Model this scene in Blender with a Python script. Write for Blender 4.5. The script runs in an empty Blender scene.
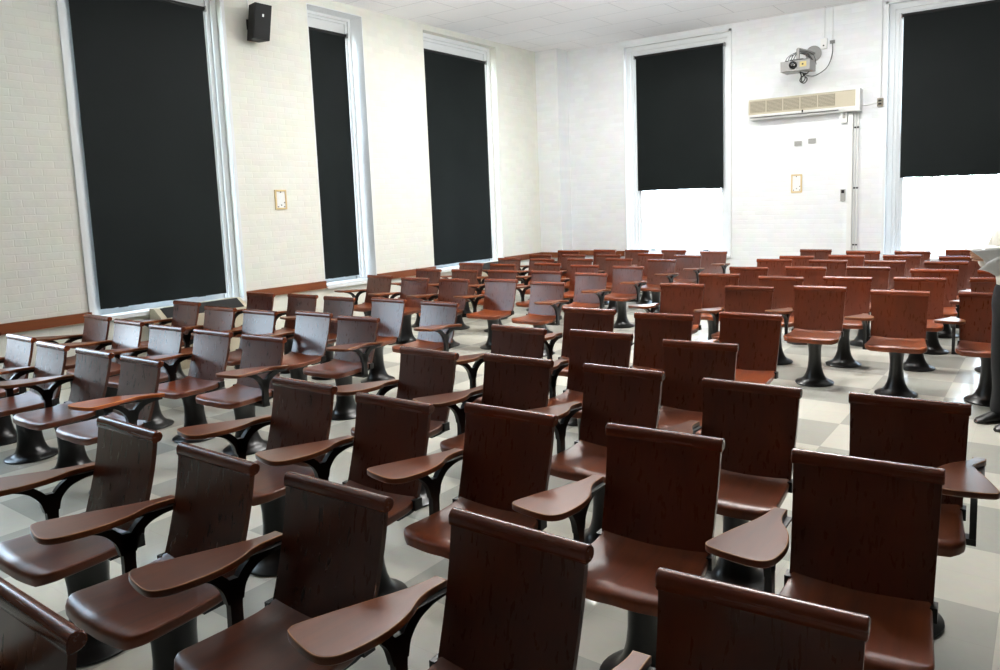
import bpy, bmesh, math, random
from mathutils import Vector, Matrix
random.seed(7)
WORLD = 12.0
EXPO = 0.2
SUN = 24.0
PPX, PPY, PPZ = -.382, 5.86, 1.182
FILL_DOWN = [(-5.6, 3.6, 12), (-5.6, 6.6, 55), (-2.2, 3.6, 14), (-2.2, 6.6, 85), (-2.2, 9.0, 115), (-5.6, 9.2, 125)]
FILL_UP = [(-5.2, 5.6, 120), (-1.8, 5.6, 260)]

C = bpy.context.scene.collection
H = 1.70            # height of the camera
FL = -.035          # floor level
CEIL = 4.48
XL, YB, XR, YF = -8.2, 12.1, 1.9, -2.2   # room planes

# ------------------------------------------------------------------ materials
def mat(name):
    m = bpy.data.materials.new(name); m.use_nodes = True
    nt = m.node_tree; nt.nodes.clear()
    out = nt.nodes.new('ShaderNodeOutputMaterial')
    return m, nt, out
def N(nt, t, **kw):
    n = nt.nodes.new(t)
    for k, v in kw.items():
        if k.startswith('_'): setattr(n, k[1:], v)
        else: n.inputs[k.replace('__', ' ')].default_value = v
    return n
def principled(nt, out, **kw):
    b = nt.nodes.new('ShaderNodeBsdfPrincipled')
    for k, v in kw.items(): b.inputs[k.replace('__', ' ')].default_value = v
    nt.links.new(b.outputs[0], out.inputs[0]); return b
def rgb(r, g, b): # sRGB 0-255 -> linear
    f = lambda c: (c/255/12.92) if c/255 <= .04045 else ((c/255+.055)/1.055)**2.4
    return (f(r), f(g), f(b), 1)
def simple(name, col, rough=.5, metal=0, noise=.08, scale=8, bump=0, spec=.5, coat=0):
    m, nt, out = mat(name)
    b = principled(nt, out, Roughness=rough, Metallic=metal)
    b.inputs['Specular IOR Level'].default_value = spec
    b.inputs['Coat Weight'].default_value = coat
    tc = N(nt, 'ShaderNodeTexCoord')
    nz = N(nt, 'ShaderNodeTexNoise', Scale=scale, Detail=4)
    nt.links.new(tc.outputs['Object'], nz.inputs['Vector'])
    mx = N(nt, 'ShaderNodeMix', _data_type='RGBA')
    mx.inputs[6].default_value = tuple(c*(1-noise) for c in col[:3])+(1,)
    mx.inputs[7].default_value = tuple(min(1, c*(1+noise)) for c in col[:3])+(1,)
    nt.links.new(nz.outputs[0], mx.inputs[0]); nt.links.new(mx.outputs[2], b.inputs['Base Color'])
    if bump:
        bp = N(nt, 'ShaderNodeBump', Strength=bump, Distance=.004)
        nt.links.new(nz.outputs[0], bp.inputs['Height']); nt.links.new(bp.outputs[0], b.inputs['Normal'])
    return m

def wood(name, dark, light, scale, rough=.3, coat=.12, bump=.04):
    """varnished oak: grain streaks stretched along the axis whose scale is small; tinted by the object colour"""
    m, nt, out = mat(name)
    b = principled(nt, out, Roughness=rough)
    b.inputs['Coat Weight'].default_value = coat; b.inputs['Coat Roughness'].default_value = .2; b.inputs['Specular IOR Level'].default_value = .4
    tc = N(nt, 'ShaderNodeTexCoord'); oi = N(nt, 'ShaderNodeObjectInfo')
    off = N(nt, 'ShaderNodeVectorMath', _operation='SCALE'); off.inputs['Scale'].default_value = 13.7
    cmb = N(nt, 'ShaderNodeCombineXYZ')
    for i in range(3): nt.links.new(oi.outputs['Random'], cmb.inputs[i])
    nt.links.new(cmb.outputs[0], off.inputs[0])
    mul = N(nt, 'ShaderNodeVectorMath', _operation='MULTIPLY'); mul.inputs[1].default_value = scale
    nt.links.new(tc.outputs['Object'], mul.inputs[0])
    add = N(nt, 'ShaderNodeVectorMath', _operation='ADD')
    nt.links.new(mul.outputs[0], add.inputs[0]); nt.links.new(off.outputs[0], add.inputs[1])
    n1 = N(nt, 'ShaderNodeTexNoise', Scale=1.0, Detail=4, Roughness=.5, Distortion=.25)
    n2 = N(nt, 'ShaderNodeTexNoise', Scale=.17, Detail=2)
    nt.links.new(add.outputs[0], n1.inputs['Vector']); nt.links.new(add.outputs[0], n2.inputs['Vector'])
    ramp = N(nt, 'ShaderNodeValToRGB')
    ramp.color_ramp.elements[0].position = .12; ramp.color_ramp.elements[0].color = dark
    ramp.color_ramp.elements[1].position = .76; ramp.color_ramp.elements[1].color = light
    mxv = N(nt, 'ShaderNodeMath', _operation='MULTIPLY_ADD'); mxv.inputs[1].default_value = .38
    hm = N(nt, 'ShaderNodeMath', _operation='MULTIPLY'); hm.inputs[1].default_value = .62
    nt.links.new(n2.outputs[0], hm.inputs[0]); nt.links.new(n1.outputs[0], mxv.inputs[0]); nt.links.new(hm.outputs[0], mxv.inputs[2])
    nt.links.new(mxv.outputs[0], ramp.inputs[0])
    tint = N(nt, 'ShaderNodeMix', _data_type='RGBA', _blend_type='MULTIPLY'); tint.inputs[0].default_value = 1
    nt.links.new(ramp.outputs[0], tint.inputs[6]); nt.links.new(oi.outputs['Color'], tint.inputs[7])
    nt.links.new(tint.outputs[2], b.inputs['Base Color'])
    rr = N(nt, 'ShaderNodeMapRange'); rr.inputs[3].default_value = rough*.95; rr.inputs[4].default_value = rough*1.12
    nt.links.new(n1.outputs[0], rr.inputs[0]); nt.links.new(rr.outputs[0], b.inputs['Roughness'])
    bp = N(nt, 'ShaderNodeBump', Strength=bump, Distance=.002)
    nt.links.new(n1.outputs[0], bp.inputs['Height']); nt.links.new(bp.outputs[0], b.inputs['Normal'])
    return m

WD, WL = rgb(58, 24, 10), rgb(92, 39, 16)
M = {}
M['wood_back'] = wood('oak_backrest', WD, WL, (55, 55, 3.2), rough=.27, coat=.45, bump=.015)
M['wood_seat'] = wood('oak_seat', rgb(56, 22, 9), rgb(132, 62, 24), (45, 4, 45), rough=.34, coat=.12, bump=.02)
M['wood_rail'] = wood('oak_rail', rgb(58, 22, 9), rgb(126, 56, 25), (4, 70, 70), rough=.26, coat=.25, bump=.02)
M['wood_tablet'] = wood('oak_tablet', rgb(60, 27, 12), rgb(122, 62, 31), (42, 3.5, 42), rough=.3, coat=.15, bump=.03)
M['wood_edge'] = wood('worn_tablet_edge', rgb(104, 62, 32), rgb(170, 116, 66), (30, 8, 30), rough=.5, coat=0)
M['trim_wood'] = wood('oak_wall_rail', rgb(84, 40, 19), rgb(132, 74, 40), (40, 2, 40), rough=.35, coat=.2)
M['trim_wood_x'] = wood('oak_wall_rail_across', rgb(84, 40, 19), rgb(132, 74, 40), (2, 40, 40), rough=.35, coat=.2)
M['iron'] = simple('black_cast_iron', rgb(8, 8, 8), rough=.38, noise=.5, scale=40, bump=.2, spec=.4, coat=.05)
M['iron_base'] = simple('worn_cast_iron', rgb(7, 7, 6), rough=.3, noise=.6, scale=22, bump=.2, spec=.4, coat=.05)
M['black_plastic'] = simple('black_plastic', rgb(18, 19, 19), rough=.55, noise=.1, spec=.3)
M['dark_grille'] = simple('dark_grille', rgb(22, 22, 22), rough=.6, spec=.3)
M['white_paint'] = simple('white_gloss_paint', rgb(226, 229, 230), rough=.35, noise=.03)
M['white_plastic'] = simple('white_plastic', rgb(232, 233, 231), rough=.4, noise=.02)
M['beige'] = simple('beige_enamel', rgb(188, 180, 158), rough=.45, noise=.03)
M['tan_grille'] = simple('tan_grille', rgb(132, 126, 110), rough=.6, noise=.08, scale=60)
M['grey_metal'] = simple('grey_metal', rgb(150, 150, 148), rough=.4, metal=.3, noise=.05)
M['grey_plate'] = simple('grey_plate', rgb(160, 160, 155), rough=.5, noise=.05)
M['silver_plastic'] = simple('silver_plastic', rgb(142, 142, 140), rough=.4, noise=.04)
M['lens_glass'] = simple('lens_glass', rgb(12, 13, 16), rough=.08, noise=.1, coat=1)
M['cable'] = simple('grey_cable', rgb(112, 116, 116), rough=.5)
M['dark_cable'] = simple('dark_cable', rgb(40, 42, 42), rough=.5)
M['tan_frame'] = simple('tan_frame', rgb(214, 190, 140), rough=.5, noise=.05)
M['label'] = simple('yellow_label', rgb(190, 172, 110), rough=.5, noise=.05)
M['skin'] = simple('skin', rgb(196, 150, 122), rough=.5, noise=.05)
M['hair'] = simple('brown_hair', rgb(50, 36, 28), rough=.5, noise=.3, scale=60, bump=.4)
M['shirt'] = simple('white_shirt_cloth', rgb(214, 211, 200), rough=.8, noise=.05, scale=14, bump=.3)
M['trousers'] = simple('black_trouser_cloth', rgb(7, 7, 8), rough=.9, noise=.2)
M['shoe'] = simple('black_shoe_leather', rgb(18, 18, 18), rough=.35, noise=.2)
M['paper'] = simple('white_paper', rgb(240, 240, 238), rough=.8, noise=.03)
M['lips'] = simple('lips', rgb(150, 84, 76), rough=.5)
M['eye'] = simple('eye', rgb(60, 50, 45), rough=.1)

def shade_mat():
    m, nt, out = mat('black_roller_shade_cloth')
    b = principled(nt, out, Roughness=.62); b.inputs['Specular IOR Level'].default_value = .12
    tc = N(nt, 'ShaderNodeNewGeometry')
    n1 = N(nt, 'ShaderNodeTexNoise', Scale=1.3, Detail=3)
    n2 = N(nt, 'ShaderNodeTexNoise', Scale=220, Detail=1)
    nt.links.new(tc.outputs['Position'], n1.inputs['Vector']); nt.links.new(tc.outputs['Position'], n2.inputs['Vector'])
    mx = N(nt, 'ShaderNodeMix', _data_type='RGBA')
    mx.inputs[6].default_value = rgb(12, 17, 17); mx.inputs[7].default_value = rgb(22, 27, 27)
    nt.links.new(n1.outputs[0], mx.inputs[0]); nt.links.new(mx.outputs[2], b.inputs['Base Color'])
    bp = N(nt, 'ShaderNodeBump', Strength=.25, Distance=.01)
    nt.links.new(n1.outputs[0], bp.inputs['Height']); nt.links.new(bp.outputs[0], b.inputs['Normal'])
    return m
M['shade'] = shade_mat()

def brick_mat(name, axes, base, dark):
    """painted brickwork, run along the given horizontal axis of the world"""
    m, nt, out = mat(name)
    b = principled(nt, out, Roughness=.62)
    g = N(nt, 'ShaderNodeNewGeometry'); s = N(nt, 'ShaderNodeSeparateXYZ'); c = N(nt, 'ShaderNodeCombineXYZ')
    nt.links.new(g.outputs['Position'], s.inputs[0])
    nt.links.new(s.outputs[axes], c.inputs[0]); nt.links.new(s.outputs[2], c.inputs[1])
    wob = N(nt, 'ShaderNodeTexNoise', Scale=9, Detail=2)
    nt.links.new(g.outputs['Position'], wob.inputs['Vector'])
    ws = N(nt, 'ShaderNodeVectorMath', _operation='SCALE'); ws.inputs['Scale'].default_value = .018
    nt.links.new(wob.outputs['Color'], ws.inputs[0])
    ad = N(nt, 'ShaderNodeVectorMath', _operation='ADD')
    nt.links.new(c.outputs[0], ad.inputs[0]); nt.links.new(ws.outputs[0], ad.inputs[1])
    br = N(nt, 'ShaderNodeTexBrick', Scale=1.0)
    br.inputs['Mortar Size'].default_value = .008; br.inputs['Mortar Smooth'].default_value = .9
    br.inputs['Brick Width'].default_value = .21; br.inputs['Row Height'].default_value = .075
    br.inputs['Color1'].default_value = base; br.inputs['Color2'].default_value = tuple(x*.95 for x in base[:3])+(1,)
    br.inputs['Mortar'].default_value = dark
    nt.links.new(ad.outputs[0], br.inputs['Vector'])
    nz = N(nt, 'ShaderNodeTexNoise', Scale=5, Detail=6)
    nt.links.new(g.outputs['Position'], nz.inputs['Vector'])
    mx = N(nt, 'ShaderNodeMix', _data_type='RGBA', _blend_type='MULTIPLY'); mx.inputs[0].default_value = .12
    nt.links.new(br.outputs['Color'], mx.inputs[6]); nt.links.new(nz.outputs['Color'], mx.inputs[7])
    nt.links.new(mx.outputs[2], b.inputs['Base Color'])
    inv = N(nt, 'ShaderNodeMath', _operation='MULTIPLY_ADD'); inv.inputs[1].default_value = -1
    big = N(nt, 'ShaderNodeTexNoise', Scale=14, Detail=3); nt.links.new(g.outputs['Position'], big.inputs['Vector'])
    nt.links.new(br.outputs['Fac'], inv.inputs[0]); nt.links.new(big.outputs[0], inv.inputs[2])
    bp = N(nt, 'ShaderNodeBump', Strength=.17, Distance=.012)
    nt.links.new(inv.outputs[0], bp.inputs['Height']); nt.links.new(bp.outputs[0], b.inputs['Normal'])
    return m
M['brick_left'] = brick_mat('painted_brick_side', 1, rgb(232, 232, 222), rgb(230, 230, 219))
M['brick_darkened'] = brick_mat('brick_darkened_unseen', 1, rgb(60, 58, 52), rgb(56, 54, 48))  # unseen walls, darkened in colour so the near chairs reflect less light
M['brick_back'] = brick_mat('painted_brick_back', 0, rgb(238, 241, 243), rgb(234, 237, 239))

def floor_mat():
    m, nt, out = mat('waxed_checker_tile')
    b = principled(nt, out, Roughness=.16); b.inputs['Specular IOR Level'].default_value = .5
    g = N(nt, 'ShaderNodeNewGeometry')
    sc = N(nt, 'ShaderNodeVectorMath', _operation='ADD'); sc.inputs[1].default_value = (1.265+57.1, -5.07+57.1, .3)
    nt.links.new(g.outputs['Position'], sc.inputs[0])
    ck = N(nt, 'ShaderNodeTexChecker', Scale=1/.571)
    ck.inputs['Color1'].default_value = rgb(186, 186, 176); ck.inputs['Color2'].default_value = rgb(222, 220, 207)
    nt.links.new(sc.outputs[0], ck.inputs['Vector'])
    nz = N(nt, 'ShaderNodeTexNoise', Scale=16, Detail=8, Roughness=.7)
    n2 = N(nt, 'ShaderNodeTexNoise', Scale=1.6, Detail=4)
    nt.links.new(g.outputs['Position'], nz.inputs['Vector']); nt.links.new(g.outputs['Position'], n2.inputs['Vector'])
    mx = N(nt, 'ShaderNodeMix', _data_type='RGBA', _blend_type='MULTIPLY'); mx.inputs[0].default_value = .16
    nt.links.new(ck.outputs['Color'], mx.inputs[6]); nt.links.new(nz.outputs['Color'], mx.inputs[7])
    br = N(nt, 'ShaderNodeTexBrick', Scale=1.0, _offset=0)
    br.inputs['Brick Width'].default_value = .2855; br.inputs['Row Height'].default_value = .2855
    br.inputs['Mortar Size'].default_value = .0015
    br.inputs['Color1'].default_value = (1, 1, 1, 1); br.inputs['Color2'].default_value = (.97, .97, .97, 1); br.inputs['Mortar'].default_value = (.9, .9, .89, 1)
    nt.links.new(sc.outputs[0], br.inputs['Vector'])
    m2 = N(nt, 'ShaderNodeMix', _data_type='RGBA', _blend_type='MULTIPLY'); m2.inputs[0].default_value = 1
    nt.links.new(mx.outputs[2], m2.inputs[6]); nt.links.new(br.outputs['Color'], m2.inputs[7])
    nt.links.new(m2.outputs[2], b.inputs['Base Color'])
    rr = N(nt, 'ShaderNodeMapRange'); rr.inputs[3].default_value = .08; rr.inputs[4].default_value = .24
    nt.links.new(n2.outputs[0], rr.inputs[0]); nt.links.new(rr.outputs[0], b.inputs['Roughness'])
    bp = N(nt, 'ShaderNodeBump', Strength=.04, Distance=.01)
    nt.links.new(n2.outputs[0], bp.inputs['Height']); nt.links.new(bp.outputs[0], b.inputs['Normal'])
    return m
M['floor'] = floor_mat()

def ceiling_mat():
    m, nt, out = mat('acoustic_ceiling_tile')
    b = principled(nt, out, Roughness=.9)
    g = N(nt, 'ShaderNodeNewGeometry')
    br = N(nt, 'ShaderNodeTexBrick', Scale=1.0, _offset=.5)
    br.inputs['Brick Width'].default_value = 1.2; br.inputs['Row Height'].default_value = .6
    br.inputs['Mortar Size'].default_value = .006
    br.inputs['Color1'].default_value = rgb(250, 249, 251); br.inputs['Color2'].default_value = rgb(246, 246, 248); br.inputs['Mortar'].default_value = rgb(214, 214, 217)
    nt.links.new(g.outputs['Position'], br.inputs['Vector'])
    nz = N(nt, 'ShaderNodeTexNoise', Scale=45, Detail=5)
    nt.links.new(g.outputs['Position'], nz.inputs['Vector'])
    mx = N(nt, 'ShaderNodeMix', _data_type='RGBA', _blend_type='MULTIPLY'); mx.inputs[0].default_value = .1
    nt.links.new(br.outputs['Color'], mx.inputs[6]); nt.links.new(nz.outputs['Color'], mx.inputs[7])
    nt.links.new(mx.outputs[2], b.inputs['Base Color'])
    return m
M['ceiling'] = ceiling_mat()

def glass_mat():
    m, nt, out = mat('window_glass')
    t = N(nt, 'ShaderNodeBsdfTransparent'); t.inputs[0].default_value = (.95, .98, .97, 1)
    gl = N(nt, 'ShaderNodeBsdfGlossy', Roughness=.02)
    fr = N(nt, 'ShaderNodeFresnel', IOR=1.45)
    nz = N(nt, 'ShaderNodeTexNoise', Scale=3)
    bp = N(nt, 'ShaderNodeBump', Strength=.02, Distance=.01)
    nt.links.new(nz.outputs[0], bp.inputs['Height']); nt.links.new(bp.outputs[0], gl.inputs['Normal'])
    mx = N(nt, 'ShaderNodeMixShader')
    nt.links.new(fr.outputs[0], mx.inputs[0]); nt.links.new(t.outputs[0], mx.inputs[1]); nt.links.new(gl.outputs[0], mx.inputs[2])
    nt.links.new(mx.outputs[0], out.inputs[0]); return m
M['glass'] = glass_mat()

# ------------------------------------------------------------------ mesh helpers
def box(bm, x0, x1, y0, y1, z0, z1):
    v = [bm.verts.new(p) for p in ((x0,y0,z0),(x1,y0,z0),(x1,y1,z0),(x0,y1,z0),(x0,y0,z1),(x1,y0,z1),(x1,y1,z1),(x0,y1,z1))]
    for f in ((3,2,1,0),(4,5,6,7),(0,1,5,4),(1,2,6,5),(2,3,7,6),(3,0,4,7)): bm.faces.new([v[i] for i in f])
    return v
def bevel_all(bm, w, seg=2, ang=35):
    ed = [e for e in bm.edges if len(e.link_faces) == 2 and math.degrees(e.calc_face_angle(0)) > ang]
    bmesh.ops.bevel(bm, geom=ed, offset=w, segments=seg, profile=.6, affect='EDGES', clamp_overlap=True)
def to_mesh(bm, name, m, smooth=30, mats=None):
    bmesh.ops.recalc_face_normals(bm, faces=bm.faces[:])
    me = bpy.data.meshes.new(name); bm.to_mesh(me); bm.free()
    for mm in (mats or [m]): me.materials.append(mm)
    if smooth:
        me.polygons.foreach_set('use_smooth', [True]*len(me.polygons))
        me.set_sharp_from_angle(angle=math.radians(smooth))
    return me
def link(name, me, parent=None, kind=None):
    o = bpy.data.objects.new(name, me); C.objects.link(o)
    if parent: o.parent = parent
    if kind: o['kind'] = kind
    return o
def obj(name, bm, m, parent=None, kind=None, smooth=30):
    return link(name, to_mesh(bm, name, m, smooth), parent, kind)
def boxo(name, dims, m, parent=None, kind=None, bev=0):
    bm = bmesh.new(); box(bm, *dims)
    if bev: bevel_all(bm, bev)
    return obj(name, bm, m, parent, kind)
def tag(o, label, cat, group=None):
    o['label'] = label; o['category'] = cat
    if group: o['group'] = group
    return o
def thing(name, loc, label, cat, group=None, rz=0):
    o = bpy.data.objects.new(name, None); C.objects.link(o)
    o.empty_display_size = .1; o.location = loc; o.rotation_euler = (0, 0, rz)
    return tag(o, label, cat, group)
def tube(bm, pts, r, n=8, closed=False):
    pts = [Vector(p) for p in pts]; rings = []
    prev = None
    for i, p in enumerate(pts):
        a = pts[max(i-1, 0)]; b = pts[min(i+1, len(pts)-1)]
        t = (b-a).normalized()
        ref = Vector((0, 0, 1)) if abs(t.z) < .95 else Vector((1, 0, 0))
        u = t.cross(ref).normalized() if prev is None else (prev - t*prev.dot(t)).normalized()
        prev = u; w = t.cross(u)
        rr = r[i] if isinstance(r, (list, tuple)) else r
        rings.append([bm.verts.new(p + (u*math.cos(k*2*math.pi/n) + w*math.sin(k*2*math.pi/n))*rr) for k in range(n)])
    for A, B in zip(rings, rings[1:]):
        for k in range(n): bm.faces.new((A[k], A[(k+1) % n], B[(k+1) % n], B[k]))
    bm.faces.new(rings[0][::-1]); bm.faces.new(rings[-1])
def spline(pts, n=6):
    """Catmull-Rom through the points"""
    P = [Vector(p) for p in pts]; out = []
    for i in range(len(P)-1):
        a, b, c, d = P[max(i-1, 0)], P[i], P[i+1], P[min(i+2, len(P)-1)]
        for k in range(n):
            t = k/n
            out.append(.5*((2*b) + (c-a)*t + (2*a-5*b+4*c-d)*t*t + (3*b-a-3*c+d)*t**3))
    out.append(P[-1]); return out
def lathe(bm, prof, n=28, sx=1, sy=1, c=(0, 0, 0)):
    """profile of (r, z) or (rx, ry, z)"""
    rings = []
    for q in prof:
        rx, ry, z = (q[0]*sx, q[0]*sy, q[1]) if len(q) == 2 else q
        rings.append([bm.verts.new((c[0]+rx*math.cos(2*math.pi*k/n), c[1]+ry*math.sin(2*math.pi*k/n), c[2]+z)) for k in range(n)])
    for A, B in zip(rings, rings[1:]):
        for k in range(n): bm.faces.new((A[k], A[(k+1) % n], B[(k+1) % n], B[k]))
    bm.faces.new(rings[0][::-1]); bm.faces.new(rings[-1])
def strip(bm, pts, ws, x0, x1):
    """a flat bar following (y,z) points, of the given widths, between two x"""
    L, R = [], []
    for i, p in enumerate(pts):
        a = Vector(pts[max(i-1, 0)]); b = Vector(pts[min(i+1, len(pts)-1)])
        t = (b-a).normalized(); nrm = Vector((-t.y, t.x))
        q = Vector(p); w = ws[i]/2
        L.append(q+nrm*w); R.append(q-nrm*w)
    V = [[bm.verts.new((x, q.x, q.y)) for q in S] for x in (x0, x1) for S in (L, R)]
    for i in range(len(pts)-1):
        bm.faces.new((V[0][i], V[0][i+1], V[1][i+1], V[1][i]))
        bm.faces.new((V[3][i], V[3][i+1], V[2][i+1], V[2][i]))
        bm.faces.new((V[2][i], V[2][i+1], V[0][i+1], V[0][i]))
        bm.faces.new((V[1][i], V[1][i+1], V[3][i+1], V[3][i]))
    for e in (0, -1): bm.faces.new((V[0][e], V[1][e], V[3][e], V[2][e]))

# ------------------------------------------------------------------ room shell
def struct(name, bm, m, smooth=0): return obj(name, bm, m, None, 'structure', smooth)
def wall_pieces(bm, t0, t1, openings, put):
    """openings: (a, b, z0, z1) along the wall; put(bm, a, b, z0, z1) adds one box"""
    cur = t0
    for a, b, z0, z1 in openings:
        put(bm, cur, a, FL, CEIL); put(bm, a, b, FL, z0); put(bm, a, b, z1, CEIL); cur = b
    put(bm, cur, t1, FL, CEIL)
TH = .45
SIDE = [(.95, 2.6, .62, 4.37), (3.56, 5.30, .62, 4.37), (6.54, 7.49, .62, 4.37), (8.72, 10.54, .62, 4.39)]
BACK = [(-6.50, -4.53, .66, 4.37), (-2.12, -.10, .66, 4.39)]
bm = bmesh.new(); wall_pieces(bm, YF-.2, YB+TH, SIDE, lambda b, a, c, z0, z1: box(b, XL-TH, XL, a, c, z0, z1)); struct('wall_left', bm, M['brick_left'])
bm = bmesh.new(); wall_pieces(bm, XL, XR+.2, BACK, lambda b, a, c, z0, z1: box(b, a, c, YB, YB+TH, z0, z1)); struct('wall_back', bm, M['brick_back'])
bm = bmesh.new(); box(bm, XR, XR+.2, YF-.2, YB, FL, CEIL); struct('wall_right', bm, M['brick_darkened'])
bm = bmesh.new(); box(bm, XL, XR, YF-.2, YF, FL, CEIL); struct('wall_front', bm, M['brick_darkened'])
bm = bmesh.new(); box(bm, XL-TH, XR+.2, YF-.2, YB+TH, FL-.1, FL); struct('floor', bm, M['floor'])
bm = bmesh.new(); box(bm, XL-TH, XR+.2, YF-.2, YB+TH, CEIL, CEIL+.1); struct('ceiling', bm, M['ceiling'])
bm = bmesh.new(); box(bm, XL, -7.71, 11.74, YB, FL, CEIL); bevel_all(bm, .006, 1); struct('pilaster', bm, M['brick_back'])

# oak chair rail along the walls
tn = 0
def rail(dims, m):
    global tn
    tn += 1
    bm = bmesh.new(); box(bm, *dims); bevel_all(bm, .012, 3); struct('trim_%d' % tn, bm, m, 40)
for a, b in ((YF, .90), (2.65, 3.54), (5.33, 6.54), (7.49, 8.72), (10.56, 11.74)):
    rail((XL-.005, XL+.035, a, b, .60, .70), M['trim_wood'])
rail((XL, -7.675, 11.705, 11.745, .60, .70), M['trim_wood_x'])
rail((-7.715, -7.675, 11.74, YB-.03, .60, .70), M['trim_wood'])
for a, b in ((-7.675, -6.56),):
    rail((a, b, YB-.035, YB+.005, .62, .72), M['trim_wood_x'])

# windows: frame with stepped moulding, sashes, panes, sill
def window_unit(n, wall, a, b, z0, z1, d, fw, head=None, casing=.0):
    """a window in its wall opening; coordinates run along the wall, depth goes outwards"""
    if wall == 'side': T = lambda bm, t0, t1, d0, d1, q0, q1: box(bm, XL-d1, XL-d0, t0, t1, q0, q1)
    else: T = lambda bm, t0, t1, d0, d1, q0, q1: box(bm, t0, t1, YB+d0, YB+d1, q0, q1)
    root = bpy.data.objects.new('window_%d' % n, None); C.objects.link(root); root['kind'] = 'structure'
    bm = bmesh.new()
    def ring(i, w, d0, d1):
        T(bm, a+i, a+i+w, d0, d1, z0, z1-i); T(bm, b-i-w, b-i, d0, d1, z0, z1-i); T(bm, a+i+w, b-i-w, d0, d1, z1-i-w, z1-i)
    ring(0, fw*.45, d-.02, d+.14); ring(fw*.45, fw*.3, d+.015, d+.14); ring(fw*.75, fw*.25, d+.04, d+.14)
    if d > .2: # deep reveal lining
        ring(0, .012, .0, d-.02)
    if head:  # plain board above the shade
        T(bm, a+fw*.9, b-fw*.9, d+.03, d+.06, head, z1-fw*.9)
    bevel_all(bm, .006, 1)
    obj('window_frame', bm, M['white_paint'], root)
    if casing:
        bm = bmesh.new()
        T(bm, a-casing, a+.005, -.022, .0, z0-.03, z1+.03); T(bm, b-.005, b+casing, -.022, .0, z0-.03, z1+.03); T(bm, a-casing, b+casing, -.022, 0, z1-.005, z1+casing)
        bevel_all(bm, .005, 1); obj('window_casing', bm, M['white_paint'], root)
    bm = bmesh.new(); T(bm, a+.005, b-.005, -.05, d+.12, z0-.03, z0+.012); bevel_all(bm, .008, 2); obj('window_sill', bm, M['white_paint'], root)
    # two sashes
    i = fw; zm = (z0+z1)/2
    for nm, q0, q1, dd in (('lower_sash', z0+.012, zm+.02, d+.07), ('upper_sash', zm-.02, z1-i, d+.11)):
        bm = bmesh.new(); s = .05
        T(bm, a+i, a+i+s, dd, dd+.035, q0, q1); T(bm, b-i-s, b-i, dd, dd+.035, q0, q1)
        T(bm, a+i+s, b-i-s, dd, dd+.035, q0, q0+.07); T(bm, a+i+s, b-i-s, dd, dd+.035, q1-.04, q1)
        bevel_all(bm, .004, 1); so = obj(nm, bm, M['white_paint'], root)
        bm = bmesh.new()
        t0, t1, r0, r1, dp = a+i+s-.005, b-i-s+.005, q0+.065, q1-.035, dd+.017
        if wall == 'side': vs = [(XL-dp, t0, r0), (XL-dp, t1, r0), (XL-dp, t1, r1), (XL-dp, t0, r1)]
        else: vs = [(t0, YB+dp, r0), (t1, YB+dp, r0), (t1, YB+dp, r1), (t0, YB+dp, r1)]
        bm.faces.new([bm.verts.new(v) for v in vs]); obj('window_pane', bm, M['glass'], so, smooth=0)
        if nm == 'lower_sash':
            for f in (.2, .72):
                bm = bmesh.new(); t = a + (b-a)*f
                T(bm, t, t+.09, dd-.03, dd, q0+.055, q0+.075); bevel_all(bm, .004, 1); obj('sash_lift', bm, M['dark_grille'], so)
    return root
def shade(wall, a, b, z0, z1, d, label, wav=0):
    """roller shade: cloth with a slightly uneven hem, roller tube at the top, hem bar, end brackets"""
    if wall == 'side': P3 = lambda t, dd, z: (XL-dd, t, z)
    else: P3 = lambda t, dd, z: (t, YB+dd, z)
    root = thing('roller_shade', P3((a+b)/2, d, z1), label, 'window shade', 'black roller shades on the windows')
    off = Vector(root.location)
    def sub(nm, bm, m, sm=30):
        for v in bm.verts: v.co -= off
        return obj(nm, bm, m, root, smooth=sm)
    bm = bmesh.new(); nx, nz = 24, 20; rnd = random.Random(int(a*100))
    jit = [rnd.uniform(-1, 1)*wav for _ in range(nx+1)]
    g = [[bm.verts.new(P3(a+(b-a)*i/nx, d+.006*math.sin(i*.55+a)*(1-j/nz), z0+(z1-z0)*j/nz+(jit[i] if j == 0 else 0))) for i in range(nx+1)] for j in range(nz+1)]
    for j in range(nz):
        for i in range(nx): bm.faces.new((g[j][i], g[j][i+1], g[j+1][i+1], g[j+1][i]))
    sub('shade_cloth', bm, M['shade'])
    bm = bmesh.new(); tube(bm, [P3(a-.02, d+.012, z1), P3(b+.02, d+.012, z1)], .024, 14); sub('roller_tube', bm, M['black_plastic'])
    for t in (a-.03, b+.022):
        bm = bmesh.new()
        for q in (P3(t, d-.02, z1-.03),): 
            if wall == 'side': box(bm, q[0]-.06, q[0]+.01, t, t+.008, z1-.035, z1+.03)
            else: box(bm, t, t+.008, q[1]-.01, q[1]+.06, z1-.035, z1+.03)
        sub('end_bracket', bm, M['grey_metal'])
    return root
SHADES = [('side', 3.68, 5.13, .70, 4.05, .09), ('side', 6.62, 7.37, .69, 4.12, .24), ('side', 8.83, 10.39, .69, 4.13, .14),
          ('back', -6.31, -4.68, 1.81, 4.19, .09), ('back', -1.93, -.28, 1.86, 4.21, .09)]
window_unit(1, 'side', *SIDE[1], .11, .15, head=4.0, casing=.035)
window_unit(2, 'side', *SIDE[2], .26, .11, head=4.07)
window_unit(3, 'side', *SIDE[3], .16, .14, head=4.08)
window_unit(4, 'back', *BACK[0], .11, .17, head=4.14, casing=.03)
window_unit(5, 'back', *BACK[1], .11, .17, head=4.16, casing=.03)
window_unit(6, 'side', *SIDE[0], .11, .15)
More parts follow.
